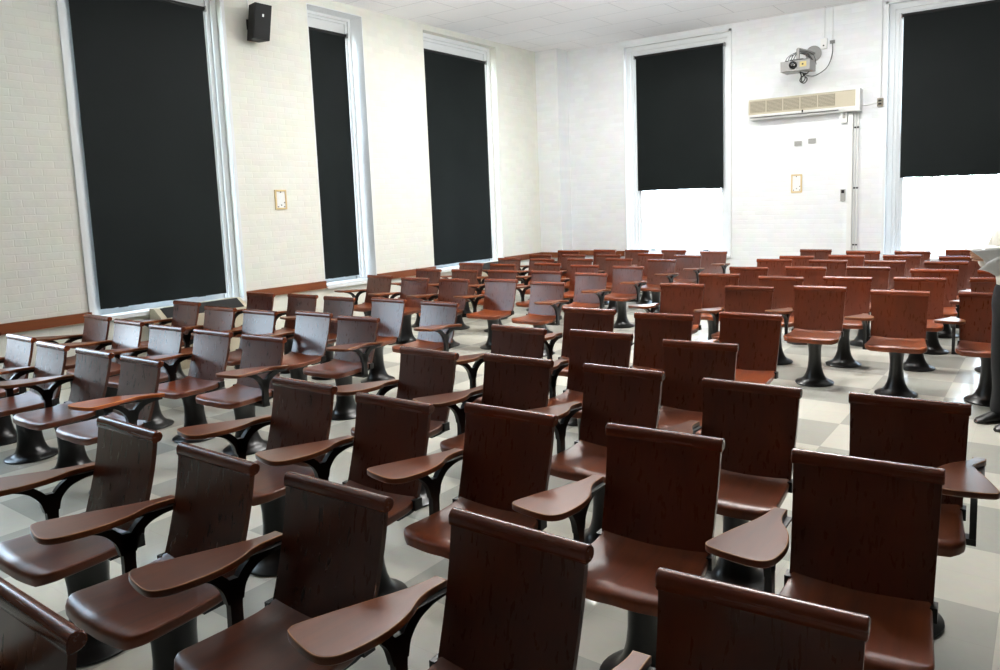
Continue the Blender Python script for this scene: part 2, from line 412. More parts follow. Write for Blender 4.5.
LBL = ['wide black roller shade drawn down beside the wall speaker', 'narrow black roller shade in the deep window recess of the side wall',
       'black roller shade on the side window next to the room corner', 'half-drawn black roller shade above a bright window near the corner pilaster',
       'half-drawn black roller shade on the bright window above the standing person']
for s, l in zip(SHADES, LBL): shade(*s, l, wav=.006 if s[0] == 'back' else .003)

# ------------------------------------------------------------------ tablet chair, built once per hand (x mirrored)
HW = .2245   # half width of the backrest
def back_y(z):
    t = (z-.425)/.385
    return -.102*(1-t)**1.2 + .006*math.sin(math.pi*max(0, min(1, t)))
def backrest_mesh():
    bm = bmesh.new(); n = 12; th = .019
    rows = []
    for j in range(n+1):
        z = .425 + .38*j/n; y = back_y(z); hw = HW - .012*(1-j/n)
        rows.append([bm.verts.new((x, yy, z)) for x, yy in ((-hw, y-th/2), (-hw*.5, y-th/2-.001), (0, y-th/2-.0015), (hw*.5, y-th/2-.001), (hw, y-th/2), (hw, y+th/2), (0, y+th/2), (-hw, y+th/2))])
    for A, B in zip(rows, rows[1:]):
        for k in range(8): bm.faces.new((A[k], A[(k+1) % 8], B[(k+1) % 8], B[k]))
    bm.faces.new(rows[0][::-1]); bm.faces.new(rows[-1])
    bevel_all(bm, .004, 2, 50)
    return to_mesh(bm, 'backrest', M['wood_back'])
def rail_mesh():
    bm = bmesh.new(); prof = []
    for k in range(16):
        a = 2*math.pi*k/16
        prof.append((.006+0.0215*math.cos(a), .8065+0.0215*math.sin(a)))
    prof[8:12] = [(-.0150, .809), (-.0155, .799), (-.015, .789), (-.010, .7835)]  # flatter front lip where it meets the panel
    hw = HW+.006
    xs = (-hw, -hw+.003, hw-.003, hw); sc = (.86, 1, 1, .86); R = []
    for x, s in zip(xs, sc): R.append([bm.verts.new((x, .004+(y-.004)*s, .806+(z-.806)*s)) for y, z in prof])
    for A, B in zip(R, R[1:]):
        for k in range(16): bm.faces.new((A[k], A[(k+1) % 16], B[(k+1) % 16], B[k]))
    bm.faces.new(R[0][::-1]); bm.faces.new(R[-1])
    return to_mesh(bm, 'top_rail', M['wood_rail'], 40)
def seat_mesh():
    bm = bmesh.new(); nu, nv = 16, 20
    def top(u, v):
        hw = .212 + .026*v
        c = max(0, (v-.84)/.16); hw *= 1 - .2*c**2.6
        c2 = max(0, (.08-v)/.08); hw *= 1 - .05*c2**2
        bow = .016*(1-u*u)
        y = -.088 - (.368+bow)*v
        z = .442 + .020*max(0, 1-v/.22)**2*(.3+.7*abs(u)**1.5) - .010*math.sin(math.pi*min(1, v/.9))*(1-u*u*.6) + .004*(v > .8)*0
        z -= .012*max(0, (v-.88)/.12)**2
        z += .006*math.exp(-(u/.22)**2)*max(0, v-.45)
        return Vector((u*hw, y, z))
    T = [[bm.verts.new(top(-1+2*i/nu, j/nv)) for i in range(nu+1)] for j in range(nv+1)]
    B = []
    for j in range(nv+1):
        r = []
        for i in range(nu+1):
            p = top(-1+2*i/nu, j/nv); r.append(bm.verts.new((p.x*.985, p.y, p.z-.036-.004*(j/nv))))
        B.append(r)
    for j in range(nv):
        for i in range(nu):
            bm.faces.new((T[j][i], T[j][i+1], T[j+1][i+1], T[j+1][i])); bm.faces.new((B[j][i], B[j+1][i], B[j+1][i+1], B[j][i+1]))
    for j in range(nv):
        bm.faces.new((T[j][0], T[j+1][0], B[j+1][0], B[j][0])); bm.faces.new((T[j][nu], B[j][nu], B[j+1][nu], T[j+1][nu]))
    for i in range(nu):
        bm.faces.new((T[0][i], B[0][i], B[0][i+1], T[0][i+1])); bm.faces.new((T[nv][i], T[nv][i+1], B[nv][i+1], B[nv][i]))
    bmesh.ops.recalc_face_normals(bm, faces=bm.faces[:])
    bevel_all(bm, .011, 3, 50)
    return to_mesh(bm, 'seat', M['wood_seat'], 40)
def tablet_outline():
    # chair's own right is -x; forward is -y
    pts = [(-.288, -.018), (-.290, -.07), (-.306, -.15), (-.335, -.24), (-.365, -.335), (-.388, -.42), (-.388, -.446), (-.371, -.464),
           (-.315, -.482), (-.244, -.494), (-.206, -.486), (-.182, -.456), (-.172, -.40), (-.170, -.335), (-.180, -.265), (-.199, -.205), (-.224, -.155), (-.237, -.105), (-.240, -.06), (-.240, -.018)]
    P = [Vector((x, y, 0)) for x, y in pts]
    s = spline(P, 3)
    return [(p.x, p.y) for p in s]
TILT = .07   # the writing tablet rises a little towards its front
def tablet_mesh():
    o = tablet_outline(); n = len(o); bm = bmesh.new()
    def inset(d):
        out = []
        for i in range(n):
            a, b, c = Vector(o[i-1]), Vector(o[i]), Vector(o[(i+1) % n])
            t = (c-a).normalized(); nr = Vector((-t.y, t.x))
            out.append(b + nr*d)
        return out
    area = sum(o[i][0]*o[(i+1) % n][1]-o[(i+1) % n][0]*o[i][1] for i in range(n)); sg = 1 if area > 0 else -1
    lv = [(.003, .6045, 0), (0, .6075, 0), (0, .624, 0), (.0012, .6262, 1), (.0042, .627, 1), (.006, .627, 0)]
    R = [[bm.verts.new((p.x, p.y, z)) for p in inset(d*sg)] for d, z, _ in lv]
    for li, (A, B) in enumerate(zip(R, R[1:])):
        for k in range(n):
            f = bm.faces.new((A[k], A[(k+1) % n], B[(k+1) % n], B[k])); f.material_index = 1 if li in (2, 3) else 0
    bm.faces.new(R[0][::-1]); bm.faces.new(R[-1])
    for v in bm.verts: v.co.z += TILT*max(0, -v.co.y-.02)
    bmesh.ops.triangulate(bm, faces=[f for f in bm.faces if len(f.verts) > 4])
    return to_mesh(bm, 'tablet', None, 35, [M['wood_tablet'], M['wood_edge']])
def bracket_mesh():
    bm = bmesh.new(); x0, x1 = -.264, -.240
    strip(bm, [(-.215, .372), (-.214, .42), (-.213, .47), (-.212, .52), (-.210, .555)], [.046, .042, .042, .05, .062], x0, x1)
    f = [tuple(p.xy) for p in spline([Vector((-.222, .495, 0)), Vector((-.242, .543, 0)), Vector((-.285, .580, 0)), Vector((-.34, .597, 0)), Vector((-.39, .602, 0))], 4)]
    strip(bm, f, [.04-.026*i/(len(f)-1) for i in range(len(f))], x0, x1)
    r = [tuple(p.xy) for p in spline([Vector((-.205, .495, 0)), Vector((-.188, .54, 0)), Vector((-.145, .577, 0)), Vector((-.09, .594, 0)), Vector((-.055, .597, 0)), (Vector((-.022, .597, 0)))], 4)]
    strip(bm, r, [.04-.017*i/(len(r)-1) for i in range(len(r))], x0, x1)
    box(bm, x0-.02, x1+.02, -.385, -.03, .6, .606)                        # flat plate screwed under the tablet
    for v in bm.verts:
        if v.co.z > .5: v.co.z += TILT*max(0, -v.co.y-.02)*(v.co.z-.5)/.1
    strip(bm, [(-.24, .372), (-.19, .372)], [.024, .024], -.264, -.09)      # foot bent in under the seat
    bevel_all(bm, .005, 2, 50)
    return to_mesh(bm, 'tablet_bracket', M['iron'], 40)
def pedestal_mesh():
    bm = bmesh.new(); c = (0, -.205, 0)
    prof = [(.162, .164, 0), (.168, .170, .004), (.168, .170, .011), (.160, .162, .017), (.134, .138, .026), (.108, .114, .040), (.090, .100, .062), (.074, .089, .095),
            (.062, .081, .14), (.055, .077, .20), (.053, .078, .26), (.056, .084, .32), (.066, .098, .362), (.082, .120, .386), (.086, .126, .396), (.086, .126, .402)]
    lathe(bm, prof, 32, c=c)
    for sx in (-1, 1):    # spider arms that carry the seat
        box(bm, min(sx*.03, sx*.18), max(sx*.03, sx*.18), -.29, -.252, .386, .401); box(bm, min(sx*.03, sx*.18), max(sx*.03, sx*.18), -.175, -.137, .386, .404)
    return to_mesh(bm, 'pedestal', M['iron_base'], 40)
def back_bracket_mesh(sx):
    bm = bmesh.new(); x0, x1 = sorted((sx*.165, sx*.195))
    strip(bm, [(-.20, .392), (-.13, .393), (-.090, .400), (-.074, .44), (back_y(.50)+.019, .50), (back_y(.58)+.015, .585)], [.016, .016, .018, .018, .012, .008], x0, x1)
    bx0, bx1 = sorted((sx*.205, sx*.226))
    box(bm, bx0, bx1, -.125, -.08, .405, .45)    # hinge block at the side of the seat
    bevel_all(bm, .003, 1, 50)
    return to_mesh(bm, 'back_bracket', M['iron'], 40)
def mirrored(me):
    m2 = me.copy()
    m2.transform(Matrix.Scale(-1, 4, (1, 0, 0))); m2.flip_normals(); return m2
def part(name, me, parent):
    return link(name, me, parent)
def build_chair(mir):
    f = mirrored if mir else (lambda m: m)
    root = bpy.data.objects.new('tablet_chair', None); C.objects.link(root); root.empty_display_size = .2
    part('pedestal', PED, root); part('seat', SEAT, root)
    b = part('backrest', BACKM, root); part('top_rail', RAIL, b)
    if mir: # the left-handed tablets reach further over the seat
        tb = mirrored(TAB)
        for v in tb.vertices: v.co.x -= .06*min(1, max(0, (-.05-v.co.y)/.10)); v.co.y = -.03+(v.co.y+.03)*1.06
        part('tablet', tb, root)
    else: part('tablet', TAB, root)
    part('tablet_bracket', f(BRK), root)
    part('back_bracket', BBL, root); part('back_bracket', BBR, root)
    return root
PED, SEAT, BACKM, RAIL, TAB, BRK, BBL, BBR = pedestal_mesh(), seat_mesh(), backrest_mesh(), rail_mesh(), tablet_mesh(), bracket_mesh(), back_bracket_mesh(-1), back_bracket_mesh(1)
def copy_tree(o, parent=None):
    c = o.copy(); C.objects.link(c); c.parent = parent
    for ch in list(o.children): copy_tree(ch, c)
    return c
def tint(o, col):
    o.color = col
    for ch in o.children: tint(ch, col)
# block, row from the front, place in the row, x, y, turn in degrees
CHAIRS = [
    ('L', 0, 0, -7.38, 2.38, -0.7), ('L', 0, 1, -6.724, 2.383, 0.3), ('L', 0, 2, -6.07, 2.347, 0.3), ('L', 0, 3, -5.46, 2.363, 1.4),
    ('L', 0, 4, -4.851, 2.375, 1.3), ('L', 1, 0, -7.32, 3.226, 0.3), ('L', 1, 1, -6.69, 3.2, 0.2), ('L', 1, 2, -6.047, 3.192, 3.1),
    ('L', 1, 3, -5.425, 3.222, 2.6), ('L', 1, 4, -4.814, 3.256, 3.7), ('L', 2, 0, -7.457, 4.168, 1.0), ('L', 2, 1, -6.688, 4.068, 2.9),
    ('L', 2, 2, -6.078, 4.091, 2.5), ('L', 2, 3, -5.468, 4.223, 2.1), ('L', 2, 4, -4.854, 4.201, 4.7), ('L', 3, 0, -7.338, 4.968, 2.2),
    ('L', 3, 1, -6.728, 5.064, 2.4), ('L', 3, 2, -6.119, 5.06, 1.0), ('L', 3, 3, -5.509, 5.175, 1.2), ('L', 3, 4, -4.822, 5.18, 0.9),
    ('L', 4, 0, -7.448, 6.857, -0.1), ('L', 4, 1, -6.737, 6.8, 2.0), ('L', 4, 2, -6.117, 6.85, 3.5), ('L', 4, 3, -5.507, 7.017, 4.6),
    ('L', 4, 4, -4.773, 6.946, 2.7), ('L', 5, 0, -7.442, 7.794, 3.4), ('L', 5, 1, -6.808, 7.858, 1.9), ('L', 5, 2, -6.199, 7.939, 4.8),
    ('L', 5, 3, -5.518, 8.014, 3.8), ('L', 5, 4, -4.801, 7.964, 2.4), ('L', 6, 0, -7.459, 8.767, 2.6), ('L', 6, 1, -6.833, 8.764, 2.8),
    ('L', 6, 2, -6.224, 9.07, 1.9), ('L', 6, 3, -5.488, 8.932, 1.1), ('L', 6, 4, -4.788, 8.927, 1.3), ('L', 7, 0, -7.433, 9.723, 1.4),
    ('L', 7, 1, -6.767, 9.711, 0.6), ('L', 7, 2, -6.157, 9.88, -0.9), ('L', 7, 3, -5.541, 10.035, -0.1), ('L', 7, 4, -4.794, 9.999, -1.4),
    ('L', 8, 0, -7.327, 10.469, -0.3), ('L', 8, 1, -6.718, 10.585, -0.1), ('L', 8, 2, -6.107, 10.705, -0.1), ('L', 8, 3, -5.498, 11.042, 0.9),
    ('L', 8, 4, -4.748, 10.829, 1.7), ('L', 9, 0, -7.367, 11.432, 0.8), ('L', 9, 1, -6.757, 11.707, 0.2), ('L', 9, 2, -6.134, 11.771, 2.1),
    ('L', 9, 3, -5.461, 11.863, 1.4), ('L', 9, 4, -4.654, 11.67, 3.0), ('R', 0, 0, -1.892, 0.631, 0.0), ('R', 1, 0, -3.156, 1.468, 0.4),
    ('R', 1, 1, -2.476, 1.446, 0.6), ('R', 1, 2, -1.842, 1.465, 2.0), ('R', 1, 3, -1.165, 1.516, 0.3), ('R', 1, 4, -0.51, 1.52, 4.6),
    ('R', 2, 0, -3.107, 2.312, 0.8), ('R', 2, 1, -2.446, 2.294, 1.6), ('R', 2, 2, -1.87, 2.409, 2.2), ('R', 2, 3, -1.177, 2.448, 4.2),
    ('R', 2, 4, -0.479, 2.497, 3.9), ('R', 3, 0, -3.082, 3.195, -0.7), ('R', 3, 1, -2.467, 3.27, 1.9), ('R', 3, 2, -1.809, 3.296, 0.2),
    ('R', 3, 3, -1.131, 3.283, 1.4), ('R', 3, 4, -0.476, 3.333, 3.6), ('R', 4, 0, -3.062, 4.08, -0.2), ('R', 4, 1, -2.439, 4.152, 2.0),
    ('R', 4, 2, -1.723, 4.099, 5.4), ('R', 5, 0, -3.046, 5.01, 3.6), ('R', 5, 1, -2.385, 4.991, 6.3), ('R', 5, 2, -1.81, 5.246, 2.4),
    ('R', 6, 0, -3.048, 6.814, 3.7), ('R', 6, 1, -2.359, 6.805, 3.5), ('R', 6, 2, -1.763, 7.011, 3.6), ('R', 6, 3, -1.078, 6.923, 6.0),
    ('R', 6, 4, -0.408, 7.015, 4.2), ('R', 7, 0, -3.049, 7.805, 3.7), ('R', 7, 1, -2.332, 7.702, 3.9), ('R', 7, 2, -1.711, 7.874, 5.1),
    ('R', 7, 3, -1.07, 8.011, 4.4), ('R', 7, 4, -0.421, 8.182, 4.2), ('R', 8, 0, -2.995, 8.618, 4.7), ('R', 8, 1, -2.381, 8.82, 3.7),
    ('R', 8, 2, -1.736, 9.004, 3.1), ('R', 8, 3, -1.048, 8.883, 5.5), ('R', 8, 4, -0.419, 8.967, 4.2), ('R', 9, 0, -3.044, 9.756, 4.3),
    ('R', 9, 1, -2.365, 9.782, 4.3), ('R', 9, 2, -1.704, 9.857, 4.3), ('R', 9, 3, -1.044, 9.882, 5.1), ('R', 9, 4, -0.412, 9.947, 4.2),
    ('R', 10, 0, -2.906, 10.301, 4.1), ('R', 10, 1, -2.319, 10.581, 3.8), ('R', 10, 2, -1.656, 10.735, 4.7), ('R', 10, 3, -0.975, 10.631, 5.2),
    ('R', 11, 0, -2.963, 11.509, 2.8), ('R', 11, 1, -2.259, 11.347, 2.5), ('R', 11, 2, -1.628, 11.45, 2.5), ('R', 11, 3, -1.031, 11.822, 3.6),
]

ORD = ['front', 'second', 'third', 'fourth', 'fifth', 'sixth', 'seventh', 'eighth', 'ninth', 'tenth', 'eleventh', 'back']
FROM_WALL = ['next to the side wall', 'second from the side wall', 'third from the side wall', 'fourth from the side wall']
def chair_label(b, r, c):
    if b == 'L':
        row = ('last' if r == 9 else ORD[r]) + ' row'
        if c == 4: return 'left-handed dark oak tablet chair at the aisle end of window-side block, %s' % row
        return 'dark oak tablet chair %s, %s of window-side block' % (FROM_WALL[c], row)
    row = ('last' if r == 11 else ORD[r]) + ' row'
    if (r, c) == (0, 0): return 'dark oak tablet chair cut off at the bottom corner, nearest of all'
    if (r, c) == (3, 4): return 'left-handed dark oak tablet chair with broad grained tablet, before the standing person'
    pos = ['at the middle aisle', 'second from the middle aisle', 'third from the middle aisle', 'fourth from the middle aisle', 'fifth from the middle aisle'][c]
    return 'dark oak tablet chair %s, %s of inner block' % (pos, row)
proto = {}
for b, r, c, x, y, yaw in CHAIRS:
    mir = (b == 'L' and c == 4) or (b == 'R' and (r, c) == (3, 4))
    if mir not in proto: o = proto[mir] = build_chair(mir)
    else: o = copy_tree(proto[mir])
    a = math.radians(yaw); x += math.sin(a)*.012; y -= math.cos(a)*.012
    o.location = (x, y, FL); o.rotation_euler = (0, 0, math.radians(yaw)); o.scale = (1, 1, .97 if b == 'L' else 1.045)
    tag(o, chair_label(b, r, c), 'chair', 'tablet chairs of the window-side block' if b == 'L' else 'tablet chairs of the inner block')
    v = random.uniform(.82, 1.2)
    w = random.uniform(-.06, .06)
    tint(o, (v*(1+w), v, v*(1-w), 1))
    if b == 'L' and (r, c) == (0, 4):
        for ch in o.children:
            if ch.name.startswith('tablet') and 'bracket' not in ch.name:
                ch.color = (2.6, 2.2, 1.3, 1); ch['label'] = 'worn orange-brown tablet'

# ------------------------------------------------------------------ things on the walls
# loudspeaker on the side wall
t = thing('wall_speaker', (XL, 5.68, 3.94), label='small black loudspeaker tilted on the side wall between two shades', cat='speaker')
bm = bmesh.new(); box(bm, 0, .012, -.05, .05, -.06, .06); tube(bm, [(.01, 0, 0), (.06, 0, 0)], .016, 10); obj('wall_bracket', bm, M['black_plastic'], t)
bm = bmesh.new()
v = box(bm, .05, .22, -.115, .115, -.20, .20)
for q in v:
    if q.co.x < .1: q.co.y *= .72
    q.co.x += .09*(q.co.z/.2)*.5 + .03
bevel_all(bm, .008, 2); cb = obj('cabinet', bm, M['black_plastic'], t)
bm = bmesh.new(); v = box(bm, .219, .226, -.105, .105, -.19, .19)
for q in v: q.co.x += .09*(q.co.z/.2)*.5 + .03
obj('speaker_grille', bm, M['dark_grille'], cb)
bm = bmesh.new(); v = box(bm, .226, .229, -.012, .010, .055, .085)
for q in v: q.co.x += .09*(q.co.z/.2)*.5 + .03
obj('badge', bm, M['white_plastic'], cb)
bm = bmesh.new(); tube(bm, [(.012, -.02, .06), (.012, -.02, .515)], .008, 8); obj('speaker_cable', bm, M['white_plastic'], t)

# plates
def plate(name, x, y, z, wall, w, h, m, label, cat, group=None, framed=False):
    root = thing(name, (x, y, z), label, cat, group, rz=0 if wall == 'back' else math.radians(-90) if False else (0 if wall == 'back' else math.pi/2))
    # local frame: front faces -y
    if framed:
        bm = bmesh.new(); s = .022
        box(bm, -w/2, -w/2+s, -.016, 0, -h/2, h/2); box(bm, w/2-s, w/2, -.016, 0, -h/2, h/2); box(bm, -w/2+s, w/2-s, -.016, 0, h/2-s, h/2); box(bm, -w/2+s, w/2-s, -.016, 0, -h/2, -h/2+s)
        bevel_all(bm, .003, 1); obj('plate_frame', bm, M['tan_frame'], root)
        bm = bmesh.new(); box(bm, -w/2+s, w/2-s, -.011, 0, -h/2+s, h/2-s); pp = obj('cover_plate', bm, M['white_plastic'], root)
        for u, q in ((0, .38), (-.26, -.36), (.28, -.36), (.3, -.16), (.02, -.28)):
            bm = bmesh.new(); lathe(bm, [(.0075, 0), (.0075, .004)], 10)
            bmesh.ops.rotate(bm, verts=bm.verts, matrix=Matrix.Rotation(math.radians(90), 3, 'X')); bmesh.ops.translate(bm, verts=bm.verts, vec=(u*w, -.011, q*h))
            obj('screw', bm, M['dark_grille'], pp)
    else:
        bm = bmesh.new(); box(bm, -w/2, w/2, -.014, 0, -h/2, h/2); bevel_all(bm, .004, 2); obj('cover', bm, m, root)
        for k in range(3):
            bm = bmesh.new(); zz = (-.28+.28*k)*h; box(bm, -w*.38, w*.38, -.017, -.013, zz-.004, zz+.004); obj('louvre', bm, M['grey_metal'], root)
    return root
plate('wall_plate', XL, 5.93, 1.815, 'side', .17, .25, None, 'white cover plate in tan frame on the side wall below the speaker', 'wall plate', None, True)
plate('wall_plate', -3.425, YB, 1.835, 'back', .17, .29, None, 'white cover plate in tan frame on the wall below the heater', 'wall plate', None, True)
plate('vent_plate', -3.405, YB, 2.465, 'back', .115, .075, M['grey_plate'], 'small grey wall plate under the heater, farther from the pipes', 'wall plate', 'pair of grey plates under the heater')
plate('vent_plate', -3.19, YB, 2.49, 'back', .115, .075, M['grey_plate'], 'small grey wall plate under the heater, nearer to the pipes', 'wall plate', 'pair of grey plates under the heater')

# long wall heater
t = thing('wall_heater', (-3.30, YB, 3.04), 'long beige wall heater with grilles, mounted under the projector', 'heater')
W2 = .845
def hprof(bm, x0, x1, pts):
    A = [bm.verts.new((x0, y, z)) for y, z in pts]; B = [bm.verts.new((x1, y, z)) for y, z in pts]; n = len(pts)
    for k in range(n): bm.faces.new((A[k], A[(k+1) % n], B[(k+1) % n], B[k]))
    bm.faces.new(A[::-1]); bm.faces.new(B)
bm = bmesh.new(); hprof(bm, -W2, W2-.06, [(0, .155), (-.16, .155), (-.19, .135), (-.19, -.085), (0, -.085)]); bevel_all(bm, .005, 2); hb = obj('heater_housing', bm, M['beige'], t)
for k in range(5):
    x0 = -W2+.03+k*.265; gm = bmesh.new(); box(gm, x0, x0+.245, -.194, -.188, -.055, .125); g = obj('heater_grille', gm, M['tan_grille'], hb)
    gm = bmesh.new()
    for q in range(9): box(gm, x0+.006, x0+.239, -.198, -.193, -.047+q*.02, -.041+q*.02)
    obj('grille_bar', gm, M['beige'], g)
bm = bmesh.new(); hprof(bm, -W2, W2-.06, [(0, -.087), (-.19, -.087), (-.20, -.10), (-.175, -.155), (0, -.155)]); bevel_all(bm, .004, 2); obj('air_outlet', bm, M['white_plastic'], t)
bm = bmesh.new(); box(bm, -W2+.03, W2-.3, -.204, -.196, -.135, -.125); obj('outlet_slot', bm, M['dark_grille'], t)
bm = bmesh.new(); box(bm, W2-.06, W2, -.205, 0, -.16, .165); bevel_all(bm, .006, 2); obj('end_cap', bm, M['white_plastic'], t)
bm = bmesh.new(); box(bm, .0, .02, -.207, -.19, -.115, -.075); obj('latch', bm, M['dark_grille'], t)
bm = bmesh.new(); tube(bm, spline([(W2, -.03, -.06), (W2+.06, -.02, -.075), (W2+.2, -.015, -.05), (1.10, -.02, -.05)], 5), .007, 8); obj('power_cable', bm, M['white_plastic'], t)

# pipes below the heater
t = thing('pipe_run', (-2.57, YB, FL), 'white pipe cover and two thin clamped pipes running down from the heater', 'pipes')
bm = bmesh.new(); box(bm, -.075, -.005, -.07, 0, 0.0, 2.89); bevel_all(bm, .008, 2); obj('pipe_cover', bm, M['white_plastic'], t)
for x in (.022, .062):
    bm = bmesh.new(); tube(bm, [(x, -.03, 0), (x, -.03, 2.89)], .012, 10); p = obj('pipe', bm, M['white_plastic'], t)
    for z in (.9, 1.77, 2.68):
        bm = bmesh.new(); tube(bm, [(x, -.03, z-.012), (x, -.03, z+.012)], .016, 10); obj('clamp', bm, M['dark_cable'], p)
t = thing('junction_box', (-2.71, YB+.004, 2.80), 'small white box on the wall below the heater end', 'electrical box')
bm = bmesh.new(); box(bm, -.05, .05, -.08, 0, -.07, .09); bevel_all(bm, .006, 2); jb = obj('box_body', bm, M['white_plastic'], t)
bm = bmesh.new(); box(bm, -.012, .028, -.085, -.078, -.01, .07); obj('box_label', bm, M['grey_plate'], jb)
t = thing('thermostat', (-2.715, YB+.004, 1.63), 'small grey thermostat on the wall beside the pipes', 'thermostat')
bm = bmesh.new(); box(bm, -.035, .035, -.03, 0, -.09, .09); bevel_all(bm, .005, 2); tb = obj('thermostat_body', bm, M['grey_plate'], t)
bm = bmesh.new(); box(bm, -.022, .022, -.034, -.029, .03, .08); obj('dark_display', bm, M['dark_grille'], tb)
t = thing('switch_box', (-2.205, YB, 2.985), 'small dark electrical box on the wall between heater and window', 'electrical box')
bm = bmesh.new(); box(bm, -.04, .04, -.045, 0, -.06, .06); bevel_all(bm, .004, 2); sb = obj('box_body', bm, M['tan_grille'], t)
for z in (-.035, .01): 
    bm = bmesh.new(); box(bm, -.022, .022, -.049, -.044, z, z+.026); obj('socket_opening', bm, M['dark_grille'], sb)
bm = bmesh.new(); tube(bm, [(0, -.018, .06), (0, -.018, 1.49)], .011, 8); obj('conduit', bm, M['white_paint'], t)

# projector on its wall arm
t = thing('projector', (-3.27, YB, 3.53), 'grey video projector hanging on a wall arm above the heater', 'projector')
bm = bmesh.new(); lathe(bm, [(.12, 0), (.12, .02), (.10, .03)], 24)
bmesh.ops.rotate(bm, verts=bm.verts, matrix=Matrix.Rotation(math.radians(90), 3, 'X')); bmesh.ops.translate(bm, verts=bm.verts, vec=(.09, 0, .29)); obj('mounting_plate', bm, M['silver_plastic'], t)
bm = bmesh.new(); tube(bm, [(.09, -.02, .29), (.05, -.3, .29), (.0, -.52, .29)], .03, 12); tube(bm, [(0, -.52, .30), (0, -.52, .13)], .026, 12); obj('mount_arm', bm, M['grey_metal'], t)
bm = bmesh.new(); box(bm, -.10, .10, -.62, -.42, .118, .14); box(bm, -.16, -.12, -.64, -.40, .112, .128); box(bm, .12, .16, -.64, -.40, .112, .128); box(bm, -.16, .16, -.55, -.52, .115, .132); bevel_all(bm, .003, 1); obj('ceiling_bracket', bm, M['dark_cable'], t)
bm = bmesh.new(); box(bm, -.215, .215, -.68, -.36, -.035, .11); bevel_all(bm, .014, 3); pb = obj('projector_body', bm, M['silver_plastic'], t)
bm = bmesh.new(); lathe(bm, [(.052, 0), (.056, .01), (.056, .04), (.044, .045), (.038, .03), (.0375, .029)], 24)
bmesh.ops.rotate(bm, verts=bm.verts, matrix=Matrix.Rotation(math.radians(90), 3, 'X')); bmesh.ops.translate(bm, verts=bm.verts, vec=(-.025, -.675, .045)); lr = obj('lens_ring', bm, M['black_plastic'], pb)
bm = bmesh.new(); bmesh.ops.create_uvsphere(bm, u_segments=16, v_segments=10, radius=.037); bmesh.ops.scale(bm, verts=bm.verts, vec=(1, .35, 1)); bmesh.ops.translate(bm, verts=bm.verts, vec=(-.025, -.705, .045)); obj('lens', bm, M['lens_glass'], lr)
bm = bmesh.new(); box(bm, .07, .165, -.684, -.679, .01, .085); obj('sticker', bm, M['label'], pb)
bm = bmesh.new(); box(bm, .10, .125, -.687, -.683, .035, .06); obj('indicator', bm, M['dark_cable'], pb)
bm = bmesh.new()
for k in range(3): tube(bm, spline([(-.15+.03*k, -.5, .13), (-.12+.05*k, -.52, .2+.02*k), (.0, -.5, .24), (.12, -.46, .19+.02*k), (.2, -.42, .10)], 5), .007, 6)
tube(bm, spline([(-.19, -.5, .115), (-.17, -.52, .18), (-.06, -.54, .24), (.08, -.5, .26), (.2, -.44, .2), (.235, -.4, .06)], 5), .005, 6)
obj('cable_bundle', bm, M['dark_cable'], t)
bm = bmesh.new()
tube(bm, spline([(.02, -.5, -.03), (.05, -.52, -.10), (.03, -.52, -.17), (.09, -.52, -.21), (.13, -.5, -.15), (.07, -.5, -.08), (.10, -.45, -.06)], 6), .009, 7)
tube(bm, spline([(.0, -.5, -.03), (.08, -.5, -.07), (.10, -.5, -.14), (.06, -.5, -.19), (.05, -.5, -.12), (.12, -.46, -.06), (.14, -.44, -.03)], 6), .009, 7)
obj('cable_coil', bm, M['dark_cable'], t)
bm = bmesh.new(); tube(bm, spline([(.1, -.45, -.09), (.22, -.4, -.10), (.34, -.2, .03), (.38, -.06, .24), (.37, -.02, .42)], 6), .008, 8); obj('power_cable', bm, M['cable'], t)
t = thing('wall_outlet', (-3.02, YB, 3.945), 'white wall outlet with conduits to the ceiling beside the projector', 'outlet')
bm = bmesh.new(); box(bm, -.045, .045, -.05, 0, -.075, .075); bevel_all(bm, .006, 2); ob = obj('outlet_box', bm, M['white_plastic'], t)
bm = bmesh.new(); lathe(bm, [(.012, 0), (.012, .006)], 10); bmesh.ops.rotate(bm, verts=bm.verts, matrix=Matrix.Rotation(math.radians(90), 3, 'X')); bmesh.ops.translate(bm, verts=bm.verts, vec=(0, -.05, -.03)); obj('socket_opening', bm, M['dark_cable'], ob)
bm = bmesh.new(); box(bm, .085, .155, -.03, 0, -.01, .035); obj('plug', bm, M['cable'], t)
for x in (0, .12):
    bm = bmesh.new(); tube(bm, [(x, -.012, .03 if x else .07), (x, -.012, .534)], .009, 8); obj('conduit', bm, M['white_paint'], t)

# convectors under the side windows
def convector(y0, y1, label):
    t = thing('convector_heater', (XL+.045, (y0+y1)/2, FL), label, 'heater', 'convector heaters below the side windows')
    w = (y1-y0)/2
    def prism(nm, pts, a, b, m, par):
        bm = bmesh.new(); A = [bm.verts.new((x, a, z)) for x, z in pts]; B = [bm.verts.new((x, b, z)) for x, z in pts]; n = len(pts)
        for k in range(n): bm.faces.new((A[k], A[(k+1) % n], B[(k+1) % n], B[k]))
        bm.faces.new(A[::-1]); bm.faces.new(B); bevel_all(bm, .005, 1); return obj(nm, bm, m, par)
    c = prism('cabinet', [(0, .0), (.26, .0), (.26, .58), (.10, .69), (.0, .69)], -w, w, M['beige'], t)
    prism('top_grille', [(.246, .592), (.108, .687), (.111, .692), (.250, .597)], -w+.06, w-.05, M['dark_grille'], c)
convector(4.12, 5.16, 'beige convector heater with black sloped grille below the wide shaded window')
convector(9.3, 10.4, 'beige convector heater with black grille below the side window by the corner')

